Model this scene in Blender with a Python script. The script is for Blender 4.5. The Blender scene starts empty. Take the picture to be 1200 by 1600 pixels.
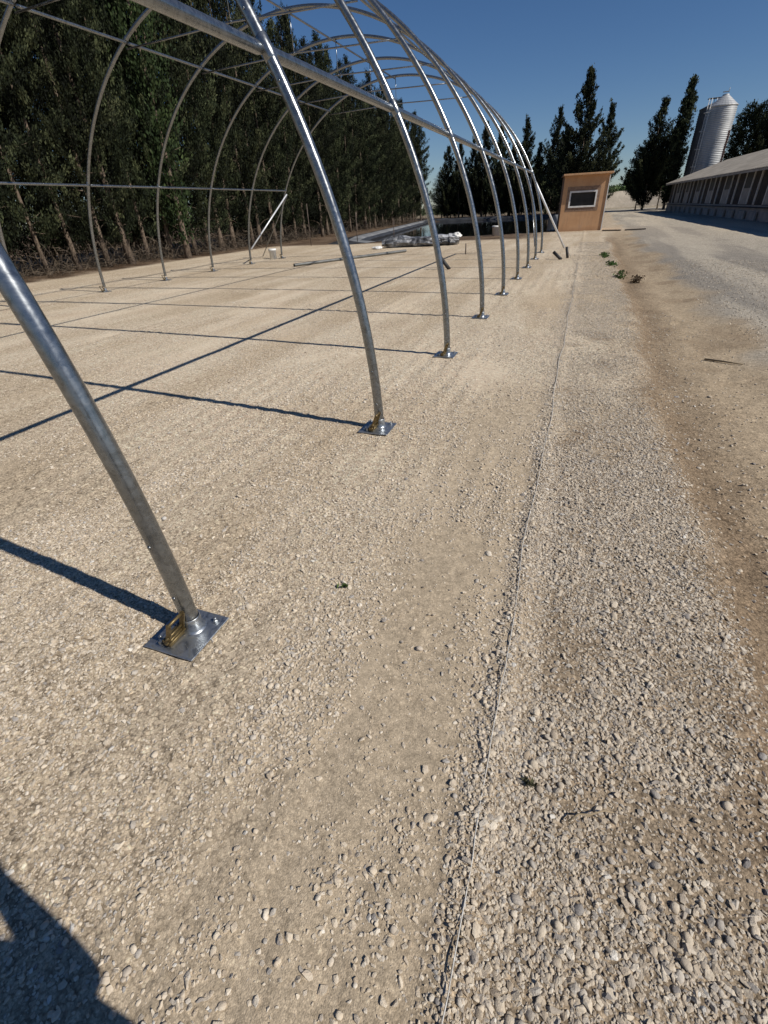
import bpy, bmesh, math, random
import numpy as np
from mathutils import Vector, Matrix, noise
R = math.radians
random.seed(7)
rng = np.random.default_rng(11)
scene = bpy.context.scene
col = scene.collection

# ------------------------------------------------------------------ helpers
def link(o, parent=None):
    col.objects.link(o)
    if parent is not None:
        o.parent = parent
    return o

def tag(o, label=None, cat=None, group=None, kind=None):
    if label: o['label'] = label
    if cat: o['category'] = cat
    if group: o['group'] = group
    if kind: o['kind'] = kind
    return o

def empty(name, loc=(0, 0, 0), rz=0, parent=None):
    o = bpy.data.objects.new(name, None)
    o.location = loc
    o.rotation_euler = (0, 0, rz)
    o.empty_display_size = 0.1
    return link(o, parent)

class MB:
    """collects verts and faces, several materials allowed"""
    def __init__(s):
        s.v = []; s.f = []; s.m = []; s.sm = []
    def add(s, vs, fs, mi=0, smooth=False):
        b = len(s.v)
        s.v += [tuple(v) for v in vs]
        for f in fs:
            s.f.append(tuple(b + i for i in f)); s.m.append(mi); s.sm.append(smooth)
    def box(s, c, d, rot=None, mi=0):
        hx, hy, hz = d[0]/2, d[1]/2, d[2]/2
        M = rot if rot is not None else Matrix.Identity(3)
        vs = [Vector(c) + M @ Vector((x*hx, y*hy, z*hz)) for x in (-1, 1) for y in (-1, 1) for z in (-1, 1)]
        s.add(vs, [(0, 1, 3, 2), (4, 6, 7, 5), (0, 4, 5, 1), (2, 3, 7, 6), (0, 2, 6, 4), (1, 5, 7, 3)], mi)
    def tube(s, pts, r, n=12, cap=True, mi=0, smooth=True):
        pts = [Vector(p) for p in pts]
        rs = r if isinstance(r, (list, tuple)) else [r]*len(pts)
        t0 = (pts[1]-pts[0]).normalized()
        up = Vector((0, 0, 1)) if abs(t0.z) < .9 else Vector((0, 1, 0))
        a = t0.cross(up).normalized()
        vs = []
        for i, p in enumerate(pts):
            if i == 0: t = pts[1]-pts[0]
            elif i == len(pts)-1: t = pts[-1]-pts[-2]
            else: t = (pts[i+1]-pts[i-1])
            t.normalize()
            a = (a - t*a.dot(t)).normalized()
            b = t.cross(a)
            for k in range(n):
                q = 2*math.pi*k/n
                vs.append(p + (a*math.cos(q)+b*math.sin(q))*rs[i])
        fs = []
        for i in range(len(pts)-1):
            for k in range(n):
                k2 = (k+1) % n
                fs.append((i*n+k, i*n+k2, (i+1)*n+k2, (i+1)*n+k))
        s.add(vs, fs, mi, smooth)
        if cap:
            b = len(s.v)-len(vs)
            s.f.append(tuple(b+k for k in reversed(range(n)))); s.m.append(mi); s.sm.append(False)
            s.f.append(tuple(b+(len(pts)-1)*n+k for k in range(n))); s.m.append(mi); s.sm.append(False)
    def lathe(s, c, prof, n=24, axis=Vector((0, 0, 1)), mi=0, smooth=True):
        q = axis.to_track_quat('Z', 'Y').to_matrix()
        vs = [Vector(c) + q @ Vector((r*math.cos(2*math.pi*k/n), r*math.sin(2*math.pi*k/n), z)) for r, z in prof for k in range(n)]
        fs = [(i*n+k, i*n+(k+1) % n, (i+1)*n+(k+1) % n, (i+1)*n+k) for i in range(len(prof)-1) for k in range(n)]
        s.add(vs, fs, mi, smooth)
    def build(s, name, mats, parent=None):
        me = bpy.data.meshes.new(name)
        me.from_pydata(s.v, [], s.f)
        for m in (mats if isinstance(mats, (list, tuple)) else [mats]):
            me.materials.append(m)
        me.polygons.foreach_set('material_index', s.m)
        me.polygons.foreach_set('use_smooth', s.sm)
        me.update()
        return link(bpy.data.objects.new(name, me), parent)

def bevel(o, w=.004, seg=2):
    m = o.modifiers.new('bevel', 'BEVEL'); m.width = w; m.segments = seg; m.limit_method = 'ANGLE'
    return o

# ------------------------------------------------------------------ materials
def mat(name):
    m = bpy.data.materials.new(name); m.use_nodes = True
    nt = m.node_tree
    b = nt.nodes['Principled BSDF']
    return m, nt, b
def N(nt, t, **kw):
    n = nt.nodes.new(t)
    for k, v in kw.items():
        if k.startswith('i_'):
            n.inputs[k[2:].replace('_', ' ')].default_value = v
        else:
            setattr(n, k, v)
    return n
def L(nt, a, b): nt.links.new(a, b)
def ramp(nt, fac, stops, interp='LINEAR'):
    r = nt.nodes.new('ShaderNodeValToRGB')
    r.color_ramp.interpolation = interp
    e = r.color_ramp.elements
    while len(e) < len(stops): e.new(.5)
    for i, (p, c) in enumerate(stops):
        e[i].position = p
        e[i].color = (*c, 1) if len(c) == 3 else c
    L(nt, fac, r.inputs[0])
    return r.outputs[0]
def mixc(nt, fac, a, b, mode='MIX'):
    n = nt.nodes.new('ShaderNodeMix'); n.data_type = 'RGBA'; n.blend_type = mode
    for s, v in ((n.inputs[0], fac), (n.inputs[6], a), (n.inputs[7], b)):
        if hasattr(v, 'is_linked'): L(nt, v, s)
        elif isinstance(v, (int, float)): s.default_value = v
        else: s.default_value = (*v, 1)
    return n.outputs[2]
def mth(nt, op, a, b=None, c=None):
    n = nt.nodes.new('ShaderNodeMath'); n.operation = op
    for i, v in enumerate((a, b, c)):
        if v is None: continue
        if hasattr(v, 'is_linked'): L(nt, v, n.inputs[i])
        else: n.inputs[i].default_value = v
    return n.outputs[0]
def pos(nt): return nt.nodes.new('ShaderNodeNewGeometry').outputs['Position']
def objc(nt): return nt.nodes.new('ShaderNodeTexCoord').outputs['Object']
def noi(nt, vec, scale, detail=4, rough=.55, dist=0):
    n = N(nt, 'ShaderNodeTexNoise'); n.inputs['Scale'].default_value = scale
    n.inputs['Detail'].default_value = detail; n.inputs['Roughness'].default_value = rough
    n.inputs['Distortion'].default_value = dist
    L(nt, vec, n.inputs['Vector']); return n.outputs[0]
def mapping(nt, vec, scale=(1, 1, 1), rot=(0, 0, 0)):
    n = N(nt, 'ShaderNodeMapping'); n.inputs['Scale'].default_value = scale; n.inputs['Rotation'].default_value = rot
    L(nt, vec, n.inputs['Vector']); return n.outputs[0]
def bump(nt, b, h, strength=.5, dist=.01, prev=None):
    n = N(nt, 'ShaderNodeBump'); n.inputs['Strength'].default_value = strength; n.inputs['Distance'].default_value = dist
    L(nt, h, n.inputs['Height'])
    if prev is not None: L(nt, prev, n.inputs['Normal'])
    if b is not None: L(nt, n.outputs[0], b.inputs['Normal'])
    return n.outputs[0]

def simple(name, c1, c2, scale=6, rough=.8, metal=0, bs=.3, bd=.01, bscale=None):
    m, nt, b = mat(name)
    v = objc(nt)
    f = noi(nt, v, scale, 5, .6)
    L(nt, ramp(nt, f, [(.32, c1), (.68, c2)]), b.inputs['Base Color'])
    b.inputs['Roughness'].default_value = rough
    b.inputs['Metallic'].default_value = metal
    bump(nt, b, noi(nt, v, bscale or scale*5, 4), bs, bd)
    return m

def mat_galv():
    m, nt, b = mat('galvanised_steel')
    v = objc(nt)
    streak = noi(nt, mapping(nt, v, (1, 1, 1)), 26, 5, .65, .6)
    big = noi(nt, v, 3.1, 3)
    vo = N(nt, 'ShaderNodeTexVoronoi'); vo.inputs['Scale'].default_value = 70; L(nt, v, vo.inputs['Vector'])
    sp = mixc(nt, .25, ramp(nt, streak, [(.3, (.13, .142, .152)), (.7, (.31, .33, .345))]), ramp(nt, vo.outputs['Color'], [(0, (.24, .25, .26)), (1, (.5, .52, .53))]))
    c = mixc(nt, ramp(nt, big, [(.45, (0, 0, 0)), (.75, (.5, .5, .5))]), sp, (.20, .19, .165))
    L(nt, c, b.inputs['Base Color'])
    b.inputs['Metallic'].default_value = .9
    L(nt, ramp(nt, streak, [(.3, (.20,)*3), (.7, (.36,)*3)]), b.inputs['Roughness'])
    bump(nt, b, streak, .12, .002)
    return m
M_GALV = mat_galv()
def mat_plate():
    m, nt, b = mat('zinc_plate')
    v = objc(nt)
    w = N(nt, 'ShaderNodeTexNoise'); w.inputs['Scale'].default_value = 14; w.inputs['Detail'].default_value = 6; w.inputs['Distortion'].default_value = 2.5
    L(nt, v, w.inputs['Vector'])
    L(nt, ramp(nt, w.outputs[0], [(.3, (.22, .24, .265)), (.55, (.42, .445, .475)), (.75, (.34, .33, .28))]), b.inputs['Base Color'])
    b.inputs['Metallic'].default_value = .85
    L(nt, ramp(nt, w.outputs[0], [(.3, (.25,)*3), (.7, (.45,)*3)]), b.inputs['Roughness'])
    bump(nt, b, w.outputs[0], .3, .004)
    return m
M_PLATE = mat_plate()
M_GOLD = simple('yellow_zinc', (.12, .085, .038), (.27, .20, .09), 30, .45, .7, .15, .002)
M_BOLT = simple('bolt_steel', (.25, .27, .29), (.42, .44, .46), 40, .42, .9, .1, .001)

# ------------------------------------------------------------------ ground shape
def ss(a, b, x):
    t = np.clip((x-a)/(b-a), 0, 1); return t*t*(3-2*t)
def hash2(ix, iy, s):
    n = (ix*374761393 + iy*668265263 + s*1274126177) & 0xffffffff
    n = ((n ^ (n >> 13))*1274126177) & 0xffffffff
    return ((n ^ (n >> 16)) & 0xffff)/65535.0
def vnoise(x, y, f, s=0):
    x = x*f; y = y*f
    ix = np.floor(x).astype(np.int64); iy = np.floor(y).astype(np.int64)
    fx = x-ix; fy = y-iy
    fx = fx*fx*(3-2*fx); fy = fy*fy*(3-2*fy)
    a = hash2(ix, iy, s); b = hash2(ix+1, iy, s); c = hash2(ix, iy+1, s); d = hash2(ix+1, iy+1, s)
    return (a*(1-fx)+b*fx)*(1-fy)+(c*(1-fx)+d*fx)*fy
def fbm(x, y, f, s=0, o=4):
    r = 0; a = .5; t = 0
    for i in range(o):
        r = r + a*vnoise(x, y, f, s+i*17); t += a; a *= .5; f *= 2.03
    return r/t
# pond polygon (inner water edge of the liner)
POND = [(-12.3, 29.3), (-1.8, 33.6), (-4.0, 68.0), (-19.2, 70.0)]
def pond_sd(x, y):
    """signed distance, positive inside the convex quad"""
    d = None
    n = len(POND)
    for i in range(n):
        ax, ay = POND[i]; bx, by = POND[(i+1) % n]
        L_ = math.hypot(bx-ax, by-ay)
        s = ((bx-ax)*(y-ay)-(by-ay)*(x-ax))/L_
        d = s if d is None else np.minimum(d, s)
    return d
DENTS = [(1.13, 3.16, .06, .10, .022), (.37, 2.05, .05, .06, .010), (.40, 3.3, .10, .05, .008), (.33, 4.2, .13, .06, .010), (1.35, 4.3, .05, .10, .012), (1.6, 5.6, .06, .11, .012),
         (1.25, 6.4, .05, .1, .012), (-.35, 1.55, .05, .10, .006), (-.55, .75, .05, .11, .007), (-.28, 2.5, .05, .1, .006), (-.9, 2.7, .05, .1, .005), (1.5, 8.2, .08, .14, .014), (1.8, 10., .08, .14, .014), (.9, 1.5, .04, .07, .015)]
def pad_edge(y): # right shoulder of the gravel pad
    return .70 + .05*np.sin(y*.9) + .10*(fbm(y, y*0+3.3, .8, 5)-.5) + .012*np.clip(y, 0, 20)
def height(x, y):
    x = np.asarray(x, float); y = np.asarray(y, float)
    z = .010*(fbm(x, y, 1.7, 1)-.5) + .006*(fbm(x, y, 6, 2)-.5)
    z = z + .03*(fbm(x, y, .35, 3)-.5)*ss(2, 8, np.abs(y))*ss(1.5, 4, np.abs(x+5.5)-3)
    e = pad_edge(y)
    # the string line sits on a very low ridge
    z = z + .012*np.exp(-((x+.035)/.05)**2)*(.5+fbm(x, y, 5, 9))
    drop = ss(e-.05, e+.30, x)
    z = z + .004*np.sin(x*31+3*fbm(x, y, .8, 8))*ss(.45, .6, fbm(x, y, .7, 6))*(1-ss(.0, .3, x))
    for (px_, py_, a_, b_, d_) in DENTS:
        q_ = ((x-px_)/a_)**2+((y-py_)/b_)**2
        z = z - d_*np.exp(-q_*1.4) + d_*.45*np.exp(-((np.sqrt(q_)-1.35)/.3)**2)
    near = 1-ss(22, 30, y)
    z = z - .085*drop*near*(1-ss(1.5, 2.4, x)) + .03*(fbm(x, y, 3.5, 12)-.5)*drop
    road = ss(1.7, 3.0, x)
    z = z + road*(.05*(fbm(x, y, .9, 14)-.5) + .02*np.sin((x-2)*1.9)) * (1-ss(60, 90, y))
    # left verge under the trees
    z = z + .12*ss(-17.0, -18.6, x)*fbm(x, y, 1.1, 20)
    # pond
    sd = pond_sd(x, y)
    z = z - 1.1*ss(.0, 2.2, sd)
    return z

def axis(lo, hi, dense_lo, dense_hi, step, g):
    a = list(np.arange(dense_lo, dense_hi, step))
    s = step
    while a[-1] < hi: s *= g; a.append(a[-1]+s)
    s = step; b = [dense_lo]
    while b[-1] > lo: s *= g; b.append(b[-1]-s)
    return np.array(b[:0:-1]+a)
gx = axis(-900, 900, -4, 3.2, .045, 1.035)
gy = axis(-300, 1500, -1.2, 8, .05, 1.022)
X, Y = np.meshgrid(gx, gy)
Z = height(X, Y)
nx, ny = len(gx), len(gy)

def cgm(x, y): return ss(-.14, .12, x)
def zone(x, y):
    """returns albedo rgb for the dirt under/around the stones"""
    def C(r, g, b): return np.stack([np.full(x.shape, r), np.full(x.shape, g), np.full(x.shape, b)], -1)
    def mix(a, b, t): return a*(1-t[..., None]) + b*t[..., None]
    n1 = fbm(x, y, .55, 30); n2 = fbm(x, y, 2.2, 31); n3 = fbm(x, y, 9, 32, 3)
    ns = fbm(x*3.2, y*.35, .6, 33)            # stripes along the tunnel (roller passes)
    tan = C(.54, .437, .312); pale = C(.65, .545, .407); brown = C(.43, .335, .225)
    c = mix(tan, pale, ss(.35, .65, ns))
    c = mix(c, brown*1.1, .45*ss(.52, .75, n1))
    # smooth fine sand lane beside the string, greyer in front of the viewer
    lane = ss(-1.0, -.45, x)*(1-ss(-.14, .02, x))*(1-ss(2.6, 6, y))
    c = mix(c, C(.42, .34, .24), .85*lane)
    c = mix(c, C(.44, .355, .25), .55*(1-ss(1.2, 4.5, y))*(1-cgm(x, y)))
    nearl = (1-ss(.3, 1.6, y))*(1-ss(-.2, .1, x))
    c = mix(c, C(.42, .345, .25), .5*nearl)
    # coarse gravel right of string
    cg = ss(-.14, .12, x+.2*(n2-.5))
    c = mix(c, C(.29, .225, .155), .9*cg*(1-ss(1.6, 6.5, y)))
    c = mix(c, C(.26, .19, .125), cg*ss(.60, .72, fbm(x, y, 2.4, 35))*(1-ss(6, 12, y))*.7)
    e = pad_edge(y)
    soil = ss(e-.18, e+.16, x+.14*(n3-.5)+.30*(n2-.5))*(1-ss(24, 32, y))
    c = mix(c, C(.22, .158, .10), soil*.9)
    sand = ss(e+.10, e+.75, x+.5*(n2-.5))*(1-ss(26, 34, y))
    c = mix(c, C(.43, .34, .232), sand)
    c = mix(c, C(.30, .225, .148), sand*ss(.45, .7, n2)*.7)
    # road
    rd = ss(-.25, .25, x-(2.15+.9*(n1-.5)+.5*(n2-.5)) + .03*(y-8)*(1-ss(20, 30, y))*0)
    road = mix(C(.27, .245, .21), C(.42, .375, .305), ss(.4, .62, fbm(x*2.5, y*.25, .5, 40)))
    road = mix(road, C(.52, .45, .35), 1*ss(13, 30, y)*(.35+.65*ss(.42, .6, fbm(x*1.5, y*.2, .5, 41))))
    c = mix(c, road, rd)
    c = mix(c, C(.46, .37, .265), ss(29, 33, y)*ss(-3, -1, x)*.8*(1-rd))
    # litter under trees / behind the pad
    lit = np.maximum(ss(-17.0, -17.5, x+.5*(n2-.5)), ss(26.8, 28.2, y+1.2*(n2-.5))*ss(-1.2, -3.6, x))
    c = mix(c, mix(C(.085, .055, .034), C(.17, .12, .08), ss(.35, .65, n2)), lit)
    # pond liner
    sd = pond_sd(x, y)
    lin = ss(-.5, -.2, sd+.2*(n2-.5))*ss(27.5, 29, y)
    c = mix(c, C(.022, .023, .026), lin)
    c = mix(c, C(.02, .02, .022), ss(.15, .35, sd))
    # fields far away
    c = mix(c, C(.30, .25, .17), ss(85, 100, y)*(1-ss(4, 10, np.abs(x-6))*0)*.7)
    c = mix(c, C(.10, .12, .05), ss(122, 132, y))
    sm = np.clip(lane*.62 + .6*ss(.56, .70, fbm(x*1.5, y*.55, 1.1, 37))*(1-cg) + .45*sand, 0, 1)*(1-ss(9, 16, y))
    c = np.concatenate([np.clip(c, 0, 1), (1-sm)[..., None]], -1)
    return c, lin, sd
Cc, LIN, SD = zone(X, Y)
verts = np.stack([X, Y, Z], -1).reshape(-1, 3)
idx = np.arange(nx*ny).reshape(ny, nx)
F = np.stack([idx[:-1, :-1], idx[:-1, 1:], idx[1:, 1:], idx[1:, :-1]], -1).reshape(-1, 4)
def np_mesh(name, V, Fq, colors=None, smooth=True):
    me = bpy.data.meshes.new(name)
    V = np.asarray(V, np.float32); Fq = np.asarray(Fq, np.int32); k = Fq.shape[1]
    me.vertices.add(len(V)); me.vertices.foreach_set('co', V.ravel())
    me.loops.add(Fq.size); me.loops.foreach_set('vertex_index', Fq.ravel())
    me.polygons.add(len(Fq)); me.polygons.foreach_set('loop_start', np.arange(0, Fq.size, k, dtype=np.int32))
    me.polygons.foreach_set('loop_total', np.full(len(Fq), k, np.int32))
    me.polygons.foreach_set('use_smooth', np.full(len(Fq), smooth, bool))
    if colors is not None:
        a = me.color_attributes.new('col', 'FLOAT_COLOR', 'POINT')
        cc = np.ones((len(V), 4), np.float32); cc[:, :colors.shape[1]] = colors
        a.data.foreach_set('color', cc.ravel())
    me.update(calc_edges=True); me.validate()
    return me

def mat_ground():
    m, nt, b = mat('gravel_ground')
    at = N(nt, 'ShaderNodeAttribute', attribute_name='col')
    P = pos(nt)
    col_ = at.outputs['Color']
    # big tonal drift
    col_ = mixc(nt, .55, col_, ramp(nt, noi(nt, P, 1.3, 6, .65), [(.25, (.42,)*3), (.75, (.57,)*3)]), 'OVERLAY')
    al = at.outputs['Alpha']
    c0 = noi(nt, P, 21, 4, .7)
    col_ = mixc(nt, .75, col_, ramp(nt, c0, [(.3, (.34,)*3), (.7, (.66,)*3)]), 'OVERLAY')
    # pebbles: two scales of voronoi cells, each cell its own tone, dark in the joints
    def peb(scale, lo, hi, mask_th):
        dn = N(nt, 'ShaderNodeTexNoise'); dn.inputs['Scale'].default_value = scale*.8; dn.inputs['Detail'].default_value = 2
        L(nt, P, dn.inputs['Vector'])
        w = N(nt, 'ShaderNodeVectorMath', operation='MULTIPLY_ADD')
        L(nt, dn.outputs['Color'], w.inputs[0]); w.inputs[1].default_value = (.6/scale,)*3; L(nt, P, w.inputs[2])
        v = N(nt, 'ShaderNodeTexVoronoi'); v.inputs['Scale'].default_value = scale; v.inputs['Randomness'].default_value = 1
        L(nt, w.outputs[0], v.inputs['Vector'])
        sep = N(nt, 'ShaderNodeSeparateColor'); L(nt, v.outputs['Color'], sep.inputs[0])
        tone = ramp(nt, sep.outputs[0], [(0, (lo,)*3), (.6, (.5,)*3), (1, (hi,)*3)])
        dome = mth(nt, 'SUBTRACT', 1.0, mth(nt, 'MULTIPLY', v.outputs['Distance'], 1.25))
        on = mth(nt, 'GREATER_THAN', sep.outputs[1], mask_th)
        joint = ramp(nt, v.outputs['Distance'], [(.38, (1, 1, 1)), (.75, (.42, .40, .38))])
        return tone, mth(nt, 'MULTIPLY', dome, on), joint, on, sep.outputs[2]
    t1, h1, j1, on1, r1 = peb(85, .38, .9, .35)
    t2, h2, j2, on2, r2 = peb(40, .42, .92, .66)
    t3, h3, j3, on3, r3 = peb(230, .34, .72, .1)
    c = mixc(nt, .55, col_, t3, 'OVERLAY')
    c = mixc(nt, mth(nt, 'MULTIPLY', mth(nt, 'MULTIPLY', on1, .75), al), c, mixc(nt, 1.0, mixc(nt, .8, c, t1, 'OVERLAY'), j1, 'MULTIPLY'))
    big = mixc(nt, 1.0, mixc(nt, .9, c, t2, 'OVERLAY'), j2, 'MULTIPLY')
    c = mixc(nt, mth(nt, 'MULTIPLY', mth(nt, 'MULTIPLY', on2, .7), al), c, big)
    # tiny specks
    sp = noi(nt, P, 420, 2, .8)
    c = mixc(nt, .35, c, ramp(nt, sp, [(.3, (.25,)*3), (.7, (.75,)*3)]), 'OVERLAY')
    L(nt, c, b.inputs['Base Color'])
    b.inputs['Roughness'].default_value = .95
    b.inputs['Specular IOR Level'].default_value = .15
    hh = mth(nt, 'MULTIPLY', mth(nt, 'ADD', mth(nt, 'MULTIPLY', h1, .35), mth(nt, 'MULTIPLY', h2, .8)), al)
    hh = mth(nt, 'ADD', hh, mth(nt, 'MULTIPLY', h3, .16))
    hh = mth(nt, 'ADD', hh, mth(nt, 'MULTIPLY', noi(nt, P, 22, 4, .6), .28))
    bump(nt, b, hh, .7, .009)
    return m
M_GROUND = mat_ground()
gme = np_mesh('ground', verts, F, Cc.reshape(-1, 4))
gme.materials.append(M_GROUND)
ground = link(bpy.data.objects.new('ground', gme)); tag(ground, kind='structure')

# ------------------------------------------------------------------ gravel (countless stones): points from numpy, stones instanced
def stone_mesh(seed, angular):
    r = random.Random(seed)
    bm = bmesh.new()
    if angular:
        for i in range(15):
            v = Vector((r.gauss(0, 1), r.gauss(0, 1), r.gauss(0, 1))).normalized()
            v = Vector((v.x*r.uniform(.9, 1.15), v.y*r.uniform(.55, .85), v.z*r.uniform(.24, .42)))
            bm.verts.new(v)
        res = bmesh.ops.convex_hull(bm, input=bm.verts)
        bmesh.ops.delete(bm, geom=[g for g in res['geom_interior'] if isinstance(g, bmesh.types.BMVert)], context='VERTS')
    else:
        bmesh.ops.create_icosphere(bm, subdivisions=2, radius=1)
        ax = (1, r.uniform(.6, .9), r.uniform(.38, .62)); off = Vector((r.random(), r.random(), r.random()))*30
        for v in bm.verts:
            k = 1+.42*noise.noise(v.co*1.1+off)+.1*noise.noise(v.co*3+off)
            v.co = Vector((v.co.x*ax[0], v.co.y*ax[1], v.co.z*ax[2]))*k
        for f in bm.faces: f.smooth = True
    me = bpy.data.meshes.new('stone'); bm.to_mesh(me); bm.free()
    return me
def mat_stone():
    m, nt, b = mat('limestone_pebbles')
    oi = N(nt, 'ShaderNodeObjectInfo')
    rnd = oi.outputs['Random']
    base = ramp(nt, rnd, [(0, (.44, .355, .26)), (.15, (.61, .515, .395)), (.4, (.71, .61, .475)), (.6, (.56, .47, .36)), (.74, (.47, .425, .37)), (.84, (.78, .69, .56)), (.93, (.62, .53, .42)), (.97, (.28, .255, .235)), (1, (.84, .79, .70))])
    v = objc(nt)
    n1 = noi(nt, v, 1.6, 5, .65)
    c = mixc(nt, .5, base, ramp(nt, n1, [(.25, (.3,)*3), (.75, (.7,)*3)]), 'OVERLAY')
    # greyer stones right of the string, tan ones left
    sx = N(nt, 'ShaderNodeSeparateXYZ'); L(nt, pos(nt), sx.inputs[0])
    grey = N(nt, 'ShaderNodeMapRange'); grey.inputs[1].default_value = -.1; grey.inputs[2].default_value = .15; L(nt, sx.outputs[0], grey.inputs[0])
    hs = N(nt, 'ShaderNodeHueSaturation'); hs.inputs['Saturation'].default_value = 1.0; hs.inputs['Value'].default_value = .90; L(nt, c, hs.inputs['Color'])
    c = mixc(nt, grey.outputs[0], c, hs.outputs[0])
    L(nt, c, b.inputs['Base Color'])
    b.inputs['Roughness'].default_value = .85; b.inputs['Specular IOR Level'].default_value = .25
    bump(nt, b, noi(nt, v, 4, 4, .7), .4, .08)
    return m
M_STONE = mat_stone()
lib = bpy.data.collections.new('stone_shapes')      # not linked to the scene: only the source shapes
for i in range(16):
    me = stone_mesh(50+i, i % 8 != 0); me.materials.append(M_STONE)
    lib.objects.link(bpy.data.objects.new('stone_%02d' % i, me))

def scatter(n, x0, x1, y0, y1, smin, smax, dens, power=2.2):
    x = rng.uniform(x0, x1, n); y = rng.uniform(y0, y1, n)
    keep = rng.random(n) < dens(x, y)
    x, y = x[keep], y[keep]
    s = smin+(smax-smin)*rng.random(len(x))**power
    return np.stack([x, y, s], -1)
def patch(x, y, f, s, a, b): return ss(a, b, fbm(x, y, f, s))
CUT = (-1.34, 1.0)
def pl(x, y): # left pad density: clumps in lanes
    lane = ss(-1.0, -.5, x)*(1-ss(-.14, .0, x))*(1-ss(3.5, 6, y))
    return (.14+.86*patch(x*1.6, y*.8, 1.5, 60, .40, .60))*(1-.66*lane*(1-patch(x, y, 2.3, 66, .5, .68)))
def pr(x, y):
    e = pad_edge(y)
    inside = ss(-.16, .10, x+.22*(fbm(x, y, 3.1, 64)-.5)+.10*ss(2, 5, y))*(1-ss(e-.10, e+.18, x+.15*(fbm(x, y, 5, 65)-.5)))
    return inside*(.30+.70*patch(x, y, 2.4, 61, .34, .55))
def pstr(x, y): return np.exp(-((x+.04)/.06)**2)*(.3+.7*patch(x, y, 6, 62, .4, .6))
def psoil(x, y):
    e = pad_edge(y); return ss(e, e+.08, x)*(.25*(1-ss(e+.3, e+1.0, x))+.06)
def proad(x, y): return ss(1.9, 2.6, x+.6*(fbm(x, y, 1.2, 63)-.5))*.8
parts = [
    scatter(100000, -2.8, .1, -.6, 2.8, .0024, .0068, lambda x, y: pl(x, y)*(1-ss(1.8, 2.8, y)), 1.7),
    scatter(24000, -2.8, .1, -.6, 3.0, .0055, .013, lambda x, y: pl(x, y)*(1-ss(2, 3, y)), 2.4),
    scatter(36000, -3, .05, .0, 4.5, .005, .0125, lambda x, y: ss(.52, .68, fbm(x*1.2, y*.7, 2.1, 70)), 1.8),
    scatter(2600, -3.5, .0, -.3, 5, .010, .019, lambda x, y: .25+.75*ss(.5, .66, fbm(x, y, 1.6, 71)), 2.2),
    scatter(900, .6, 1.9, .3, 5, .010, .024, lambda x, y: ss(.5, .7, fbm(x, y, 2.6, 72)), 2.2),
    scatter(2600, -.9, .0, -.4, 1.6, .007, .016, lambda x, y: ss(.45, .7, fbm(x, y, 2.6, 68)), 2.8),
    scatter(160000, -7, .05, 1.6, 9.5, .0035, .0088, lambda x, y: pl(x, y)*ss(1.7, 2.7, y)*(1-ss(7, 9.5, y)), 1.6),
    scatter(34000, -7, .05, 2.0, 9, .006, .014, pl, 2.6),
    scatter(130000, -.3, 1.0, -.3, 4.6, .0028, .0085, lambda x, y: pr(x, y)*(1-ss(2.4, 4.6, y)), 1.5),
    scatter(23000, -.3, 1.0, -.3, 4.6, .007, .017, lambda x, y: pr(x, y)*(1-ss(2.4, 4.6, y)), 2.8),
    scatter(85000, -.4, 1.0, 1.8, 12, .0045, .012, lambda x, y: pr(x, y)*ss(2.2, 4.4, y), 1.8),
    scatter(26000, -.3, 1.1, 12, 24, .008, .016, pr, 1.6),
    scatter(6500, -.3, .2, -.2, 9, .003, .012, pstr, 2.4),
    scatter(26000, .6, 2.2, -.3, 9, .003, .015, psoil, 2.8),
    scatter(36000, 1.7, 6.5, 3, 16, .006, .016, proad, 2.0),
    scatter(50000, -16, -.1, 8, 22, .007, .014, lambda x, y: pl(x, y)*.8, 1.6),
]
S = np.concatenate(parts)
S = S[~((np.abs(S[:, 0]+1.345) < .118) & (np.abs(((S[:, 1]-.985+1.15) % 2.2996)-1.15) < .135))]
n = len(S)
pz = height(S[:, 0], S[:, 1]) + S[:, 2]*rng.uniform(.05, .32, n)
me = bpy.data.meshes.new('gravel')
me.vertices.add(n)
me.vertices.foreach_set('co', np.stack([S[:, 0], S[:, 1], pz], -1).astype(np.float32).ravel())
a = me.attributes.new('size', 'FLOAT', 'POINT'); a.data.foreach_set('value', S[:, 2].astype(np.float32))
a = me.attributes.new('turn', 'FLOAT_VECTOR', 'POINT')
tv = np.stack([rng.normal(0, .35, n), rng.normal(0, .35, n), rng.uniform(0, 6.283, n)], -1).astype(np.float32)
a.data.foreach_set('vector', tv.ravel())
gravel = link(bpy.data.objects.new('gravel', me))
tag(gravel, 'loose pale limestone gravel scattered over the levelled pad and roadside', 'gravel', kind='stuff')
ng = bpy.data.node_groups.new('gravel_instances', 'GeometryNodeTree')
ng.interface.new_socket('Geometry', in_out='INPUT', socket_type='NodeSocketGeometry')
ng.interface.new_socket('Geometry', in_out='OUTPUT', socket_type='NodeSocketGeometry')
gi = ng.nodes.new('NodeGroupInput'); go = ng.nodes.new('NodeGroupOutput')
m2p = ng.nodes.new('GeometryNodeMeshToPoints')
iop = ng.nodes.new('GeometryNodeInstanceOnPoints'); iop.inputs['Pick Instance'].default_value = True
ci = ng.nodes.new('GeometryNodeCollectionInfo'); ci.inputs['Collection'].default_value = lib
ci.inputs['Separate Children'].default_value = True; ci.inputs['Reset Children'].default_value = True
na = ng.nodes.new('GeometryNodeInputNamedAttribute'); na.data_type = 'FLOAT'; na.inputs['Name'].default_value = 'size'
nb = ng.nodes.new('GeometryNodeInputNamedAttribute'); nb.data_type = 'FLOAT_VECTOR'; nb.inputs['Name'].default_value = 'turn'
e2r = ng.nodes.new('FunctionNodeEulerToRotation')
lk = ng.links.new
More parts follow.
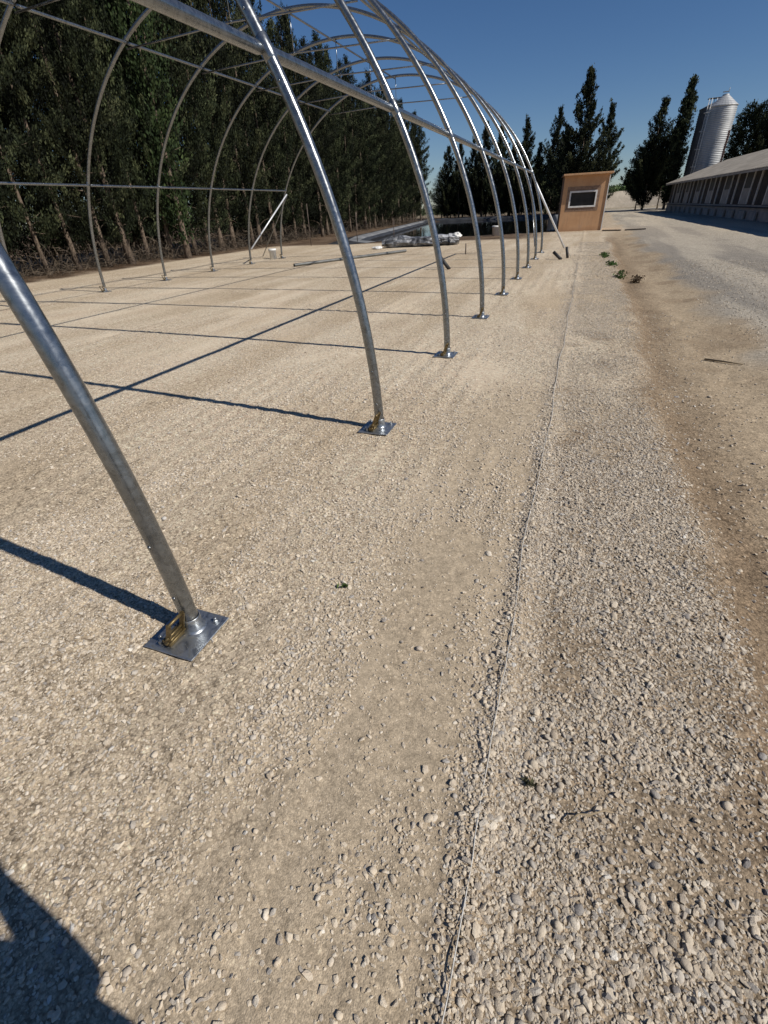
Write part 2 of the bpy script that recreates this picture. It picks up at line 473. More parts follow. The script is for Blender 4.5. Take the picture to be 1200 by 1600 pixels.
lk(gi.outputs[0], m2p.inputs['Mesh']); lk(m2p.outputs[0], iop.inputs['Points']); lk(ci.outputs[0], iop.inputs['Instance'])
lk(na.outputs['Attribute'], iop.inputs['Scale']); lk(nb.outputs['Attribute'], e2r.inputs[0]); lk(e2r.outputs[0], iop.inputs['Rotation'])
lk(iop.outputs[0], go.inputs[0])
md = gravel.modifiers.new('stones', 'NODES'); md.node_group = ng

# ------------------------------------------------------------------ greenhouse frame
XC, RAD, ZC = -6.603, 5.27, -.1
Y0, SP, NH = 1.0165, 2.2996, 9
def HY(k): return Y0+SP*(k-1)
def hp(a, y, r=RAD): return Vector((XC+r*math.cos(a), y, ZC+r*math.sin(a)))
frame = empty('greenhouse_frame', (XC, Y0, 0))
tag(frame, 'bare galvanised steel hoop greenhouse frame standing on the gravel pad', 'greenhouse frame')
OFF = Vector((XC, Y0, 0))
TR = .036
A0, A1 = math.asin(.125/RAD+.1/RAD), math.pi-math.asin(.225/RAD)
def arch_mesh():
    m = MB()
    # three tube sections with swaged joints at the purlins
    cuts = [A0-.1/RAD, R(27.5), R(62), R(118), R(152.5), A1]
    for a, b in zip(cuts[:-1], cuts[1:]):
        n_ = max(6, int((b-a)/R(1.6)))
        pts = [hp(a+(b-a)*i/n_, 0)-Vector((XC, 0, 0)) for i in range(n_+1)]
        m.tube(pts, TR, 20, cap=False)
    for a in (R(27.5), R(62), R(118), R(152.5)):
        pts = [hp(a+d, 0)-Vector((XC, 0, 0)) for d in (-.012, -.0105, .0105, .012)]
        m.tube(pts, [TR*1.0, TR*1.10, TR*1.10, TR*1.0], 20, cap=False)
    for a in (R(3.4), R(6.2), R(25.6), R(29.6)):     # drilled bolt heads facing the viewer
        c = hp(a, 0)-Vector((XC, 0, 0))
        m.lathe(c+Vector((0, -TR-.004, 0)), [(0, 0), (.008, 0), (.008, .005)], 6, Vector((0, -1, 0))*-1)
    return m
def foot(parent, side):
    """foot set, local origin at the arch centre on the ground"""
    fx = side*(RAD-.002)
    s = side
    p = MB(); p.box((fx-s*.01, -.03, .012), (.25, .25, .007)); pl_ = p.build('foot_plate', M_PLATE, parent); bevel(pl_, .002, 1)
    c = MB()
    pts = []
    ang = A0 if side > 0 else A1
    c.lathe((fx+s*.002, 0, .014), [(.054, 0), (.047, .005), (.043, .014), (.040, .035), (.0388, .066), (.0380, .069), (.036, .070)], 24)
    c.build('sleeve', M_PLATE, parent)
    b = MB()
    tilt = Matrix.Rotation(R(-8*s), 3, 'Y')
    for yy in (-.125, -.046):
        b.box((fx-s*.002, yy, .085), (.022, .006, .145), Matrix.Rotation(R(20*s), 3, 'Y'))
    b.tube([(fx+s*.022, -.132, .152), (fx+s*.022, -.040, .152)], .0065, 8)
    b.tube([(fx-s*.016, -.14, .045), (fx-s*.016, -.045, .045)], .005, 8)
    b.tube([(fx-s*.006, -.14, .075), (fx-s*.006, -.045, .075)], .005, 8)
    b.tube([(fx+s*.004, -.14, .052), (fx+s*.004, -.045, .052)], .004, 8)
    b.box((fx-s*.030, -.085, .034), (.034, .085, .032))
    b.build('clamp_bracket', M_GOLD, parent)
    d = MB()
    d.box((fx-s*.065, -.06, .03), (.012, .15, .022), Matrix.Rotation(R(4), 3, 'Z'))
    d.box((fx-s*.045, -.055, .024), (.006, .13, .016))
    d.build('wedge_bar', M_BOLT, parent)
    for (bx, by) in ((fx+s*.075, .055), (fx-s*.085, -.105), (fx-s*.10, .06), (fx+s*.07, -.12)):
        n_ = MB()
        n_.lathe((bx, by, .0155), [(0, .0), (.017, 0), (.017, .003), (0, .003)], 16, smooth=False)
        n_.lathe((bx, by, .0185), [(.0100, 0), (.0100, .008), (.008, .010), (0, .010)], 6, smooth=False)
        n_.lathe((bx, by, .0305), [(.006, 0), (.006, .009), (0, .010)], 10)
        if (bx, by) in ((fx+s*.07, -.12),): continue
        n_.build('bolt', M_BOLT, parent)
arch0 = arch_mesh().build('arch', M_GALV, frame)
arch0.location = (0, 0, 0)
foot(arch0, 1); foot(arch0, -1)
def copy_tree(o, parent):
    c = o.copy(); col.objects.link(c); c.parent = parent
    for ch in list(o.children): copy_tree(ch, c)
    return c
for k in range(2, NH+1):
    c = copy_tree(arch0, frame); c.location = (0, SP*(k-1), 0)
def rail(name, a, r, rad, y0, y1, label):
    m = MB()
    for k in range(1, NH):
        ya, yb = SP*(k-1)+.045, SP*k-.045
        p = hp(a, 0, r)-Vector((XC, 0, 0))
        m.tube([(p.x, ya-.03, p.z), (p.x, ya+.02, p.z), (p.x, yb-.02, p.z), (p.x, yb+.03, p.z)], [rad*.75, rad, rad, rad*.75], 16, cap=True)
        m.tube([(p.x, ya-.012, p.z), (p.x, ya+.012, p.z)], rad*1.12, 16, cap=True)
    o = m.build(name, M_GALV, frame)
    if label: o['label'] = label
    return o
rail('purlin', R(27.6), 5.245, .034, 0, 0, 'thick lower purlin on the near right side of the frame')
rail('purlin', R(152.4), 5.22, .024, 0, 0, 'lower purlin along the far left side of the frame')
rail('purlin', R(61.9), 5.22, .024, 0, 0, 'upper purlin right of the ridge')
rail('purlin', R(118.1), 5.22, .024, 0, 0, 'upper purlin left of the ridge')
rail('ridge_purlin', R(90), 5.20, .02, 0, 0, None)
tm = MB(); zt = 4.45
tm.tube([(-2.5, 0, zt-.03), (-1.2, 0, zt), (0, 0, zt+.035), (1.2, 0, zt), (2.5, 0, zt-.03)], .0155, 10)
tie0 = tm.build('tie_bar', M_GALV, frame)
hm = MB(); hm.tube([(0, 0, zt+.02), (0, 0, 5.13)], .0095, 8); hm.tube([(-.03, 0, zt+.035), (.03, 0, zt+.035)], .022, 10)
han0 = hm.build('hanger', M_GALV, frame)
for k in range(2, NH+1):
    for o in (tie0, han0):
        c = o.copy(); col.objects.link(c); c.parent = frame; c.location = (0, SP*(k-1), 0)
M_LITZ = simple('sunlit_zinc_tube', (.60, .62, .64), (.74, .75, .77), 12, .4, .25)  # paler copy of the galvanised steel: sun highlight on two braces put into colour
def brace(p, q, r=.022, mt=None):
    m = MB(); m.tube([Vector(p)-OFF, Vector(q)-OFF], r, 12); return m.build('brace', mt or M_GALV, frame)
brace((-1.93, HY(9)+.03, 2.28), (-.62, 21.06, .0), .034, M_LITZ)
brace((-11.25, HY(9), 2.2), (-11.80, HY(8)+.06, .50), .026, M_LITZ)
brace((-11.27, HY(9)+.03, 2.15), (-13.6, 20.6, .0), .018)
brace((-1.96, HY(9), 2.2), (-1.40, HY(8)+.12, .35), .016)

# ------------------------------------------------------------------ string
m = MB(); pts = []
y = -.35
while y < 21.0:
    x = -.035+.010*math.sin(y*2.1)+.006*math.sin(y*5.3)+random.uniform(-.002, .002)
    if y > 15: x -= (y-15)/6*.56
    pts.append((x, y, float(height(x, y))+.0075+.0045*math.sin(y*7)+.003*math.sin(y*23)))
    y += .07 if y < 5 else .2
m.tube(pts, [.0017 if p[1] < 4 else .0026 for p in pts], 6)
M_STR = simple('string_fibre', (.42, .40, .36), (.66, .64, .60), 60, .8)
tag(m.build('builders_string', M_STR), 'thin white setting out string lying straight along the gravel', 'string')

# ------------------------------------------------------------------ trees
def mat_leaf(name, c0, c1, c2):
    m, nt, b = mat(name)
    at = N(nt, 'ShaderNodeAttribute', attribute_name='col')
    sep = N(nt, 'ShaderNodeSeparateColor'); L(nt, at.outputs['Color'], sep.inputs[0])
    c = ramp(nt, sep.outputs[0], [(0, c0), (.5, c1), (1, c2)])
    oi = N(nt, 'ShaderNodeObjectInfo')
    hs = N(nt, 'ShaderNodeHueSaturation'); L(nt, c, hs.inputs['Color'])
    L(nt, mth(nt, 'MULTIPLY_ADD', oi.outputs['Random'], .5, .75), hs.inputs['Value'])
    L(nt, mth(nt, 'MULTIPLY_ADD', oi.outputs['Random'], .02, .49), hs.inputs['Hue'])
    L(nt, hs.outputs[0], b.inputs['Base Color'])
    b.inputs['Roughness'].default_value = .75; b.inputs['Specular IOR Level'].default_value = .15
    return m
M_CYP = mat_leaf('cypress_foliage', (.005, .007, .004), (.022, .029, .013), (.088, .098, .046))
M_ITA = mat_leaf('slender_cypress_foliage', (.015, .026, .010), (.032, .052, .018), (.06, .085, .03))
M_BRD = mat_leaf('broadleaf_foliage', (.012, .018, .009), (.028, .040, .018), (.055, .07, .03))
M_BARK = simple('cypress_bark', (.09, .066, .046), (.20, .15, .11), 5, .9, 0, .8, .03, 22)

def crown_mesh(name, seed, H, z0, prof, nb, blades, bl, up, mat_, spread=.5, tight=1., rag=(.55, 1.22)):
    """prof(t)-> radius at t in 0..1 (bottom to top).  Every branch carries clumps of leaf blades"""
    g = np.random.default_rng(seed)
    P = []; D = []; T = []
    for i in range(nb):
        t = ((i+g.random())/nb)**.92
        zc = z0+(H-z0)*t
        rr = prof(t)*g.uniform(*rag)
        az = g.uniform(0, 6.283)
        d = np.array([math.cos(az), math.sin(az), up*g.uniform(.6, 1.5)])
        L_ = max(rr, .12)
        tone = g.random()
        ncl = max(2, int(L_/.17))
        for j in range(ncl):
            s = .3+.7*(j+g.random())/ncl
            c = np.array([0, 0, zc-.35*up*L_])+d*L_*s
            k = max(4, int(blades*g.uniform(.6, 1.3)))
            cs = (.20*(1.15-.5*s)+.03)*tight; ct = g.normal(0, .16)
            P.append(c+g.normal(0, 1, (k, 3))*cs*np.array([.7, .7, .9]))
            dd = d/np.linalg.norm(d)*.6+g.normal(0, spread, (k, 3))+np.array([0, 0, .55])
            D.append(dd); T.append(np.clip(-.12+.75*tone*s+g.normal(.1, .12, k)+.22*s+ct, 0, 1))  # inner leaves darker, tips lighter: crown shade and lit clumps painted into the tone
    P = np.concatenate(P); D = np.concatenate(D); T = np.concatenate(T)
    k = len(P)
    D /= np.linalg.norm(D, axis=1)[:, None]
    Q = np.cross(D, g.normal(0, 1, (k, 3))); Q /= np.linalg.norm(Q, axis=1)[:, None]
    l = (bl*g.uniform(.6, 1.5, k))[:, None]; w = l*g.uniform(.16, .30, k)[:, None]
    V = np.stack([P-D*l*.5, P+Q*w, P+D*l*.6, P-Q*w], 1).reshape(-1, 3)
    Fq = np.arange(4*k).reshape(-1, 4)
    cc = np.repeat(np.stack([T, T, T], -1), 4, 0)
    me = np_mesh(name, V, Fq, cc, False); me.materials.append(mat_)
    return me
def trunk_mesh(name, seed, H, r0, lean=0., stubs=14, zs=(.4, 3.)):
    r = random.Random(seed); m = MB()
    pts = []; rs = []
    for i in range(12):
        t = i/11
        pts.append((lean*t*2+.06*math.sin(t*5+seed), .05*math.sin(t*4+seed*2), -.15+H*t)); rs.append(max(.012, r0*(1-.92*t)*(1.35 if i == 0 else 1)))
    m.tube(pts, rs, 8)
    for i in range(stubs):
        z = r.uniform(*zs); a = r.uniform(0, 6.28); l = r.uniform(.3, 1.0)
        c = Vector((lean*z/H*2, 0, z)); d = Vector((math.cos(a), math.sin(a), r.uniform(-.25, .7)))
        m.tube([c, c+d*l*.5, c+d*l+Vector((0, 0, r.uniform(-.2, .1)))], [.014, .009, .004], 4)
    me = bpy.data.meshes.new(name)
    me.from_pydata(m.v, [], m.f); me.materials.append(M_BARK)
    me.polygons.foreach_set('use_smooth', m.sm); me.update()
    return me
def colprof(r, top=.08, bot=.8): # bushy column
    return lambda t: r*(bot+(1-bot)*min(1, t/.2))*(1 if t < .42 else max(top, 1-((t-.42)/.58)**1.45*(1-top)))
def cone(r): return lambda t: r*(.75+.25*min(1, t/.15))*max(.06, (1-t))**.8
def slim(r): return lambda t: r*math.sin(math.pi*min(.97, .12+.86*t))**.7
CROWN = {}
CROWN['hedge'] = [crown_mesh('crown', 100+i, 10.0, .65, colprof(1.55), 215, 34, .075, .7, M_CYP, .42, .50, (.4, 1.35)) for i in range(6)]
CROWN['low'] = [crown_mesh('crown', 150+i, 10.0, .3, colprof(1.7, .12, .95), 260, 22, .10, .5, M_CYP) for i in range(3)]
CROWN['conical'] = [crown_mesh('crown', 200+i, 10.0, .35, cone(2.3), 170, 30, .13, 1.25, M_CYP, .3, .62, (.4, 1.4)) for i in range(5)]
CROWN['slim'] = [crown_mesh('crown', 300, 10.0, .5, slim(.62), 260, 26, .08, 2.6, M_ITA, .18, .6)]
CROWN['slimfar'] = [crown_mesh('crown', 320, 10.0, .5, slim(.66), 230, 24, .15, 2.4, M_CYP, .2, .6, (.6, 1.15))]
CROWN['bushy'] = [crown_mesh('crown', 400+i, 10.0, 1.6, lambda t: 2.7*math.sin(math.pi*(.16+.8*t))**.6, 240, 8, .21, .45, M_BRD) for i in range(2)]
TRUNK = [trunk_mesh('trunk', 500+i, 9.6, .085+.022*i, .12*(i-1)) for i in range(4)]
def tree(name, kind, x, y, h, w, label, group, cat='tree', bare=True):
    root = empty(name, (x, y, float(height(x, y))), random.uniform(0, 6.28))
    tag(root, label, cat, group)
    s = h/10.0
    c = bpy.data.objects.new('crown', random.choice(CROWN[kind])); link(c, root); c.scale = (w, w, s)
    t = bpy.data.objects.new('trunk', random.choice(TRUNK)); link(t, root); t.scale = (.9, .9, s)
    return root
# front row of the hedge, left side
segs = [(-99, 9.5, 'cypress at the nearest left end of the hedge, behind the first left leg'),
        (9.5, 14.5, 'cypress with bare lower trunk behind the leftmost visible hoop leg'),
        (14.5, 19.5, 'cypress with bare pale trunk between the second and third left hoop legs'),
        (19.5, 26, 'cypress with bare trunk behind the far left hoop legs and purlin'),
        (26, 38, 'dense dark cypress of the hedge behind the end hoop and white bucket'),
        (38, 54, 'dense dark cypress of the hedge beyond the left bank of the pond'),
        (54, 90, 'farthest hedge cypress on the left, near the back corner of the pond')]
def seglabel(y, pre=''):
    for a, b, l in segs:
        if a <= y < b: return pre+l
y = 3.0
i = 0
while y < 71:
    x = -18.4 - max(0, y-26)*.055 + random.uniform(-.3, .3)
    h = 12.0 if y < 24 else (13.0 if y < 32 else 10.9)
    h *= random.uniform(.92, 1.08)
    tree('cypress_tree', 'hedge', x, y, h, random.uniform(.85, 1.1), seglabel(y), seglabel(y).split(',')[0])
    i += 1
    y += random.uniform(1.0, 1.5) if y < 30 else random.uniform(1.6, 2.1)
y = 2.0
while y < 72:
    x = -20.6 - max(0, y-26)*.055 + random.uniform(-.4, .4)
    h = (11.8 if y < 30 else 9.8)*random.uniform(.9, 1.1)
    if random.random() < .9:
        tree('cypress_tree', 'low', x, y, h, random.uniform(1.0, 1.2), 'cypress standing in the back row of the hedge behind the front trunks', 'back row of the cypress hedge')
    y += random.uniform(1.7, 2.3)
tree('slender_cypress', 'slim', -17.6, 20.3, 13.6, 1.9, 'slender brighter green cypress with smooth outline pushing through the hedge', None)
# specific treetop peaks of the far end of the hedge: (x, y, h)
for (x, y, h) in ((-21.5, 40.0, 13.0), (-22, 46.0, 12.2), (-23, 53, 11.8), (-24.5, 66, 11.6)):
    tree('cypress_tree', 'conical', x, y, h, .95, 'taller pointed cypress rising above the far hedge line, left of the ridge', 'pointed cypresses above the far hedge')
# row across the far bank of the pond
far = [(-19.6, 80, 8.4, .9), (-17.9, 80, 8.6, .9), (-16.2, 81, 9.0, .85), (-14.5, 80, 10.6, 1.0), (-12.4, 80, 10.0, 1.0), (-10.8, 81, 8.0, .9), (-9.1, 80, 10.5, 1.05), (-7.2, 80, 7.9, .85), (-5.2, 80, 11.3, 1.0)]
fl = ['far cypress seen between the fourth and fifth hoops behind the pond', 'far cypress beyond the pond']
for j, (x, y, h, w) in enumerate(far):
    tree('cypress_tree', 'conical', x, y, h, w, 'pointed cypress of the row on the far bank behind the pond' if j < 8 else 'pointed cypress just left of the big tree behind the orange shed', 'cypresses on the far bank of the pond' if j < 8 else None)
tree('conical_tree', 'conical', -1.75, 66, 12.2, 1.4, 'largest conical dark cypress rising directly behind the orange shed', None)
tree('conical_tree', 'conical', .75, 68, 9.6, .95, 'smaller forked cypress at the right shoulder of the tree behind the shed', None)
tree('conical_tree', 'conical', -3.6, 72, 8.2, 1.2, 'low cypress at the left foot of the big tree behind the shed', None)
for x, y, h in [(-21.5+1.75*j, 83.5+random.uniform(-.6, .6), random.uniform(5.2, 7.2)) for j in range(12)]:
    tree('cypress_tree', 'low', x, y, h, random.uniform(.95, 1.2), 'low bushy tree filling the gaps in the row on the far pond bank', 'low bushy trees on the far pond bank')
# right side
tree('bushy_tree', 'conical', 6.6, 80, 11.0, 1.3, 'ragged dark tree left of the slender cypress at the barn end', None)
tree('bushy_tree', 'bushy', 5.9, 81, 7.0, .72, 'low rounded tree at the foot of the ragged tree by the barn end', None)
tree('bushy_tree', 'bushy', 8.6, 82, 8.0, .72, 'rounded tree filling in below the slender cypress by the silo', None)
tree('slender_cypress', 'slimfar', 8.9, 78, 12.2, 1.5, 'slender pointed cypress standing just left of the dark silo', None)
tree('bushy_tree', 'bushy', 17.0, 84, 9.9, .95, 'rounded dark tree immediately right of the light silo above the barn roof', None)
tree('bushy_tree', 'conical', 18.9, 82, 12.9, 1.1, 'tallest dark tree at the right edge above the barn roof', None)
tree('bushy_tree', 'bushy', 21.5, 82, 11.0, 1.1, 'dark rounded tree at the far right beyond the barn roof', None)

# dry twigs and litter under the trees
V = []; Fq = []
def twig_cloud(nn, fx, fy, zmax, lmin, lmax):
    for _ in range(nn):
        x = fx(); y = fy(x)
        z = float(random.random()**2.6*zmax)
        d = Vector((random.gauss(0, 1), random.gauss(0, 1), random.gauss(.25, .7))).normalized()*random.uniform(lmin, lmax)
        w = d.cross(Vector((random.gauss(0, 1), random.gauss(0, 1), random.gauss(0, 1)))).normalized()*random.uniform(.004, .012)
        p = Vector((x, y, z+.12))
        b = len(V); q = p+d*.5+Vector((0, 0, .06))
        V.extend([p-w, p+w, q+w, q-w, p+d+w*.3, p+d-w*.3]); Fq.extend([(b, b+1, b+2, b+3), (b+3, b+2, b+4, b+5)])
twig_cloud(7500, lambda: random.uniform(-20.0, -17.6), lambda x: random.uniform(3, 34), .75, .15, .7)
twig_cloud(3500, lambda: random.uniform(-22.0, -18.4), lambda x: random.uniform(34, 66), .8, .2, .8)
tme = np_mesh('dry_twigs', np.array([tuple(v) for v in V]), np.array(Fq), None, False)
tme.materials.append(simple('dry_twig', (.035, .026, .018), (.12, .09, .06), 3, .9))
tag(link(bpy.data.objects.new('dry_twigs', tme)), 'tangle of dry brown twigs and litter along the foot of the hedge', 'twigs', kind='stuff')

# ------------------------------------------------------------------ pond bank sheet
M_LINB = simple('black_liner', (.018, .019, .021), (.05, .052, .056), .8, .55, 0, .5, .04, 4)
M_LING = simple('grey_geotextile', (.11, .113, .118), (.23, .235, .24), .9, .8, 0, .4, .03, 5)
path = [Vector((-11.2, 28.6, 0)), Vector((-12.6, 29.4, 0)), Vector((-19.4, 70.3, 0)), Vector((-3.8, 68.4, 0)), Vector((-1.6, 34.5, 0))]
pp = []
for a_, b_ in zip(path[:-1], path[1:]):
    n_ = int((b_-a_).length/.6)+1
    pp += [a_.lerp(b_, i/n_) for i in range(n_)]
pp.append(path[-1])
prof = [(-2.0, -.06), (-1.2, .14), (-.6, .20), (-.15, .20), (.1, .12), (.5, -.25)]
vs = []
for i, p_ in enumerate(pp):
    t_ = (pp[min(i+2, len(pp)-1)]-pp[max(i-2, 0)]).normalized(); n_ = Vector((t_.y, -t_.x, 0))
    for q, (o_, z_) in enumerate(prof):
        wob = .07*noise.noise(Vector((i*.45, q*1.7, 3)))
        fade = min(1, i/6)*min(1, (len(pp)-1-i)/30) if True else 1
        c_ = p_+n_*(o_+wob); vs.append((c_.x, c_.y, z_*fade+.35*wob+(.02 if z_ > 0 else 0)))
K = len(prof)
m = MB(); m.add(vs, [(i*K+j, (i+1)*K+j, (i+1)*K+j+1, i*K+j+1) for i in range(len(pp)-1) for j in range(K-1)], 0, True)
m.m = [1 if j in (2, ) or (j == 3 and i < 60) else 0 for i in range(len(pp)-1) for j in range(K-1)]
tag(m.build('pond_bank', [M_LINB, M_LING]), kind='structure')
# ------------------------------------------------------------------ pond water
m, nt, b = mat('pond_water')
b.inputs['Base Color'].default_value = (.006, .007, .007, 1); b.inputs['Roughness'].default_value = .05
b.inputs['IOR'].default_value = 1.33
bump(nt, b, noi(nt, mapping(nt, pos(nt), (1, .5, 1)), 1.6, 3), 0.02, .02)
wm = MB(); wm.add([(-14, 28, -.07), (-1, 32, -.07), (-2.5, 71, -.07), (-21, 73, -.07)], [(0, 1, 2, 3)])
tag(wm.build('pond_water', m), kind='structure')

# ------------------------------------------------------------------ shed
M_STUC = None
def mat_stucco():
    m, nt, b = mat('orange_render')
    v = objc(nt)
    n1 = noi(nt, v, 1.4, 6, .65); n2 = noi(nt, mapping(nt, v, (5, 5, .7)), 1.5, 5, .7)
    c = ramp(nt, n1, [(.3, (.50, .28, .14)), (.55, (.58, .345, .185)), (.75, (.54, .345, .21))])
    c = mixc(nt, ramp(nt, n2, [(.5, (0, 0, 0)), (.8, (.45,)*3)]), c, (.28, .16, .10))
    sx = N(nt, 'ShaderNodeSeparateXYZ'); L(nt, v, sx.inputs[0])
    low = N(nt, 'ShaderNodeMapRange'); low.inputs[1].default_value = .35; low.inputs[2].default_value = 0; L(nt, mth(nt, 'ADD', sx.outputs[2], mth(nt, 'MULTIPLY', n1, .25)), low.inputs[0])
    c = mixc(nt, mth(nt, 'MULTIPLY', low.outputs[0], .8), c, (.30, .17, .10))
    L(nt, c, b.inputs['Base Color']); b.inputs['Roughness'].default_value = .9
    bump(nt, b, noi(nt, v, 60, 4), .3, .01)
    return m
M_STUC = mat_stucco()
M_PATCH = simple('window_cement', (.20, .13, .09), (.36, .24, .16), 7, .95, 0, .6, .02)
M_WHITE = simple('white_paint', (.66, .65, .62), (.80, .79, .76), 5, .7)
M_DARK = simple('dark_interior', (.012, .011, .010), (.03, .028, .025), 3, .6)
shed = empty('shed', (-1.48, 33.0, 0), R(5.5))
tag(shed, 'small orange rendered shed with tilted flat roof and one white framed window', 'shed')
W_, D_, Hf, Hb = 2.32, 2.1, 2.62, 2.62
m = MB()
wx0, wx1, wz0, wz1 = .43, 1.75, 1.20, 1.86
# front wall with a real opening
def quad(m, x0, x1, z0, z1, y, mi=0): m.add([(x0, y, z0), (x1, y, z0), (x1, y, z1), (x0, y, z1)], [(0, 1, 2, 3)], mi)
quad(m, 0, W_, -.1, wz0, 0); quad(m, 0, wx0, wz0, wz1, 0); quad(m, wx1, W_, wz0, wz1, 0); quad(m, 0, W_, wz1, Hf, 0)
m.add([(wx0, 0, wz0), (wx1, 0, wz0), (wx1, .14, wz0), (wx0, .14, wz0)], [(0, 1, 2, 3)])
m.add([(wx0, 0, wz1), (wx1, 0, wz1), (wx1, .14, wz1), (wx0, .14, wz1)], [(3, 2, 1, 0)])
m.add([(wx0, 0, wz0), (wx0, 0, wz1), (wx0, .14, wz1), (wx0, .14, wz0)], [(3, 2, 1, 0)])
m.add([(wx1, 0, wz0), (wx1, 0, wz1), (wx1, .14, wz1), (wx1, .14, wz0)], [(0, 1, 2, 3)])
m.add([(0, 0, -.1), (0, D_, -.1), (0, D_, Hb), (0, 0, Hf)], [(3, 2, 1, 0)])
m.add([(W_, 0, -.1), (W_, D_, -.1), (W_, D_, Hb), (W_, 0, Hf)], [(0, 1, 2, 3)])
m.add([(0, D_, -.1), (W_, D_, -.1), (W_, D_, Hb), (0, D_, Hb)], [(3, 2, 1, 0)])
m.build('wall', M_STUC, shed)
m = MB(); m.box((W_/2+.02, D_/2-.12, Hf+.045), (W_+.22, D_+.42, .085)); bevel(m.build('roof', M_STUC, shed), .01, 1)
m = MB(); m.box((W_+.006, -.012, 1.24), (.045, .05, 2.68)); m.build('corner_trim', M_WHITE, shed)
m = MB()   # rough cement band around the window, 4 butted strips, 6 mm proud
for (a, b_, c, d) in ((wx0-.2, wx1+.2, wz1+.06, wz1+.26), (wx0-.2, wx1+.2, wz0-.24, wz0-.06), (wx0-.2, wx0-.06, wz0-.06, wz1+.06), (wx1+.06, wx1+.2, wz0-.06, wz1+.06)):
    m.box(((a+b_)/2, -.003, (c+d)/2), (b_-a, .008, d-c))
m.build('cement_band', M_PATCH, shed)
win = MB()
for (a, b_, c, d) in ((wx0-.06, wx1+.06, wz1-.02, wz1+.06), (wx0-.06, wx1+.06, wz0-.06, wz0+.02), (wx0-.06, wx0+.02, wz0+.02, wz1-.02), (wx1-.02, wx1+.06, wz0+.02, wz1-.02)):
    win.box(((a+b_)/2, -.012, (c+d)/2), (b_-a, .05, d-c))
wo = win.build('window_frame', M_WHITE, shed)
pn = MB(); quad(pn, wx0, wx1, wz0, wz1, .10)
for i in range(5): pn.box(((wx0+wx1)/2, .085, wz0+.10+i*.12), (wx1-wx0-.06, .012, .02))
pn.build('shutter', M_DARK, wo)

# ------------------------------------------------------------------ barn
M_BARNW = simple('weathered_boards', (.028, .023, .019), (.07, .056, .045), 2.5, .9, 0, .5, .02)
M_CONC = simple('pale_concrete', (.30, .28, .25), (.48, .445, .40), 2.5, .9, 0, .4, .02)
M_POST = simple('limewashed_posts', (.62, .59, .55), (.80, .77, .72), 3, .9)
m_, nt, b = mat('fibre_cement_roof')
v = objc(nt)
n1 = noi(nt, v, .9, 6, .7); n2 = noi(nt, mapping(nt, v, (.4, 6, 1)), 1.2, 4)
c = ramp(nt, n1, [(.3, (.25, .22, .18)), (.7, (.42, .375, .31))]); c = mixc(nt, .45, c, ramp(nt, n2, [(.3, (.3,)*3), (.7, (.7,)*3)]), 'OVERLAY')
L(nt, c, b.inputs['Base Color']); b.inputs['Roughness'].default_value = .9
M_ROOF = m_
# local frame: x along the wall away from the camera end, y = depth to the right
bx, by = 9.75, 24.0; ex, ey = 8.45, 71.0
ang = math.atan2(ey-by, ex-bx)
barn = empty('barn', (bx, by, 0), ang)
tag(barn, 'long low livestock barn with corrugated pale roof, pilasters and shaded openings', 'barn')
LB = math.hypot(ex-bx, ey-by); DB = -9.5; HE = 2.62    # depth goes to -y local (right in the world)
m = MB()
m.add([(0, 0, .75), (LB, 0, .75), (LB, 0, HE+.15), (0, 0, HE+.15)], [(0, 1, 2, 3)])
gh = HE+.15-DB*.5*.34
m.add([(LB, 0, -.1), (LB, DB, -.1), (LB, DB, HE+.15), (LB, DB/2, gh), (LB, 0, HE+.15)], [(0, 1, 2, 3, 4)])
m.add([(0, 0, -.1), (0, DB, -.1), (0, DB, HE+.15), (0, DB/2, gh), (0, 0, HE+.15)], [(4, 3, 2, 1, 0)])
m.add([(0, DB, -.1), (LB, DB, -.1), (LB, DB, HE+.15), (0, DB, HE+.15)], [(3, 2, 1, 0)])
m.build('wall', M_BARNW, barn)
m = MB(); m.box((LB/2, .05, .30), (LB, .10, .90)); m.build('plinth', M_CONC, barn)
# corrugated roof, two slopes with thickness
m = MB()
nxs = int(LB*6); ov = .62; slope = .34
for side in (0, 1):
    y0 = ov if side == 0 else DB-ov; y1 = DB/2
    vs = []; 
    z0 = HE+.16-slope*ov; z1 = HE+.16+slope*abs(DB)/2+.0
    for i in range(nxs+1):
        xx = -.4+(LB+.8)*i/nxs; zz = .028*math.cos(i*math.pi)
        vs += [(xx, y0, z0+zz), (xx, y1, z1+zz), (xx, y0, z0+zz-.05), (xx, y1, z1+zz-.05)]
    fs = []
    for i in range(nxs):
        a = i*4; q = a+4
        fs += [(a, q, q+1, a+1), (a+2, a+3, q+3, q+2), (a, a+2, q+2, q)]
    fs += [(0, 1, 3, 2), (nxs*4, nxs*4+2, nxs*4+3, nxs*4+1)]
    m.add(vs, fs, 0)
m.build('roof', M_ROOF, barn)
m = MB(); m.box((LB/2, ov-.03, HE-.13), (LB+.7, .04, .14)); m.build('eave_board', M_CONC, barn)
BAY = 4.9
m_post = MB(); m_post.box((0, .035, 1.70), (.16, .07, 1.86))
m_pan = MB(); m_pan.box((0, .022, 1.21), (1.5, .044, .86))
m_open = MB(); m_open.box((0, .012, 2.14), (1.5, .02, .98))
m_jamb = MB()
m_jamb.box((0, .028, 1.70), (.14, .056, 1.82))
m_trough = MB(); m_trough.box((0, .21, .20), (1.5, .10, .52))
proto = {}
for nm, mb, mt in (('pilaster', m_post, M_POST), ('door_panel', m_pan, M_CONC), ('opening', m_open, M_DARK), ('jamb', m_jamb, M_POST), ('block_base', m_trough, M_CONC)):
    proto[nm] = mb
k = 0; xx = .6
first = {}
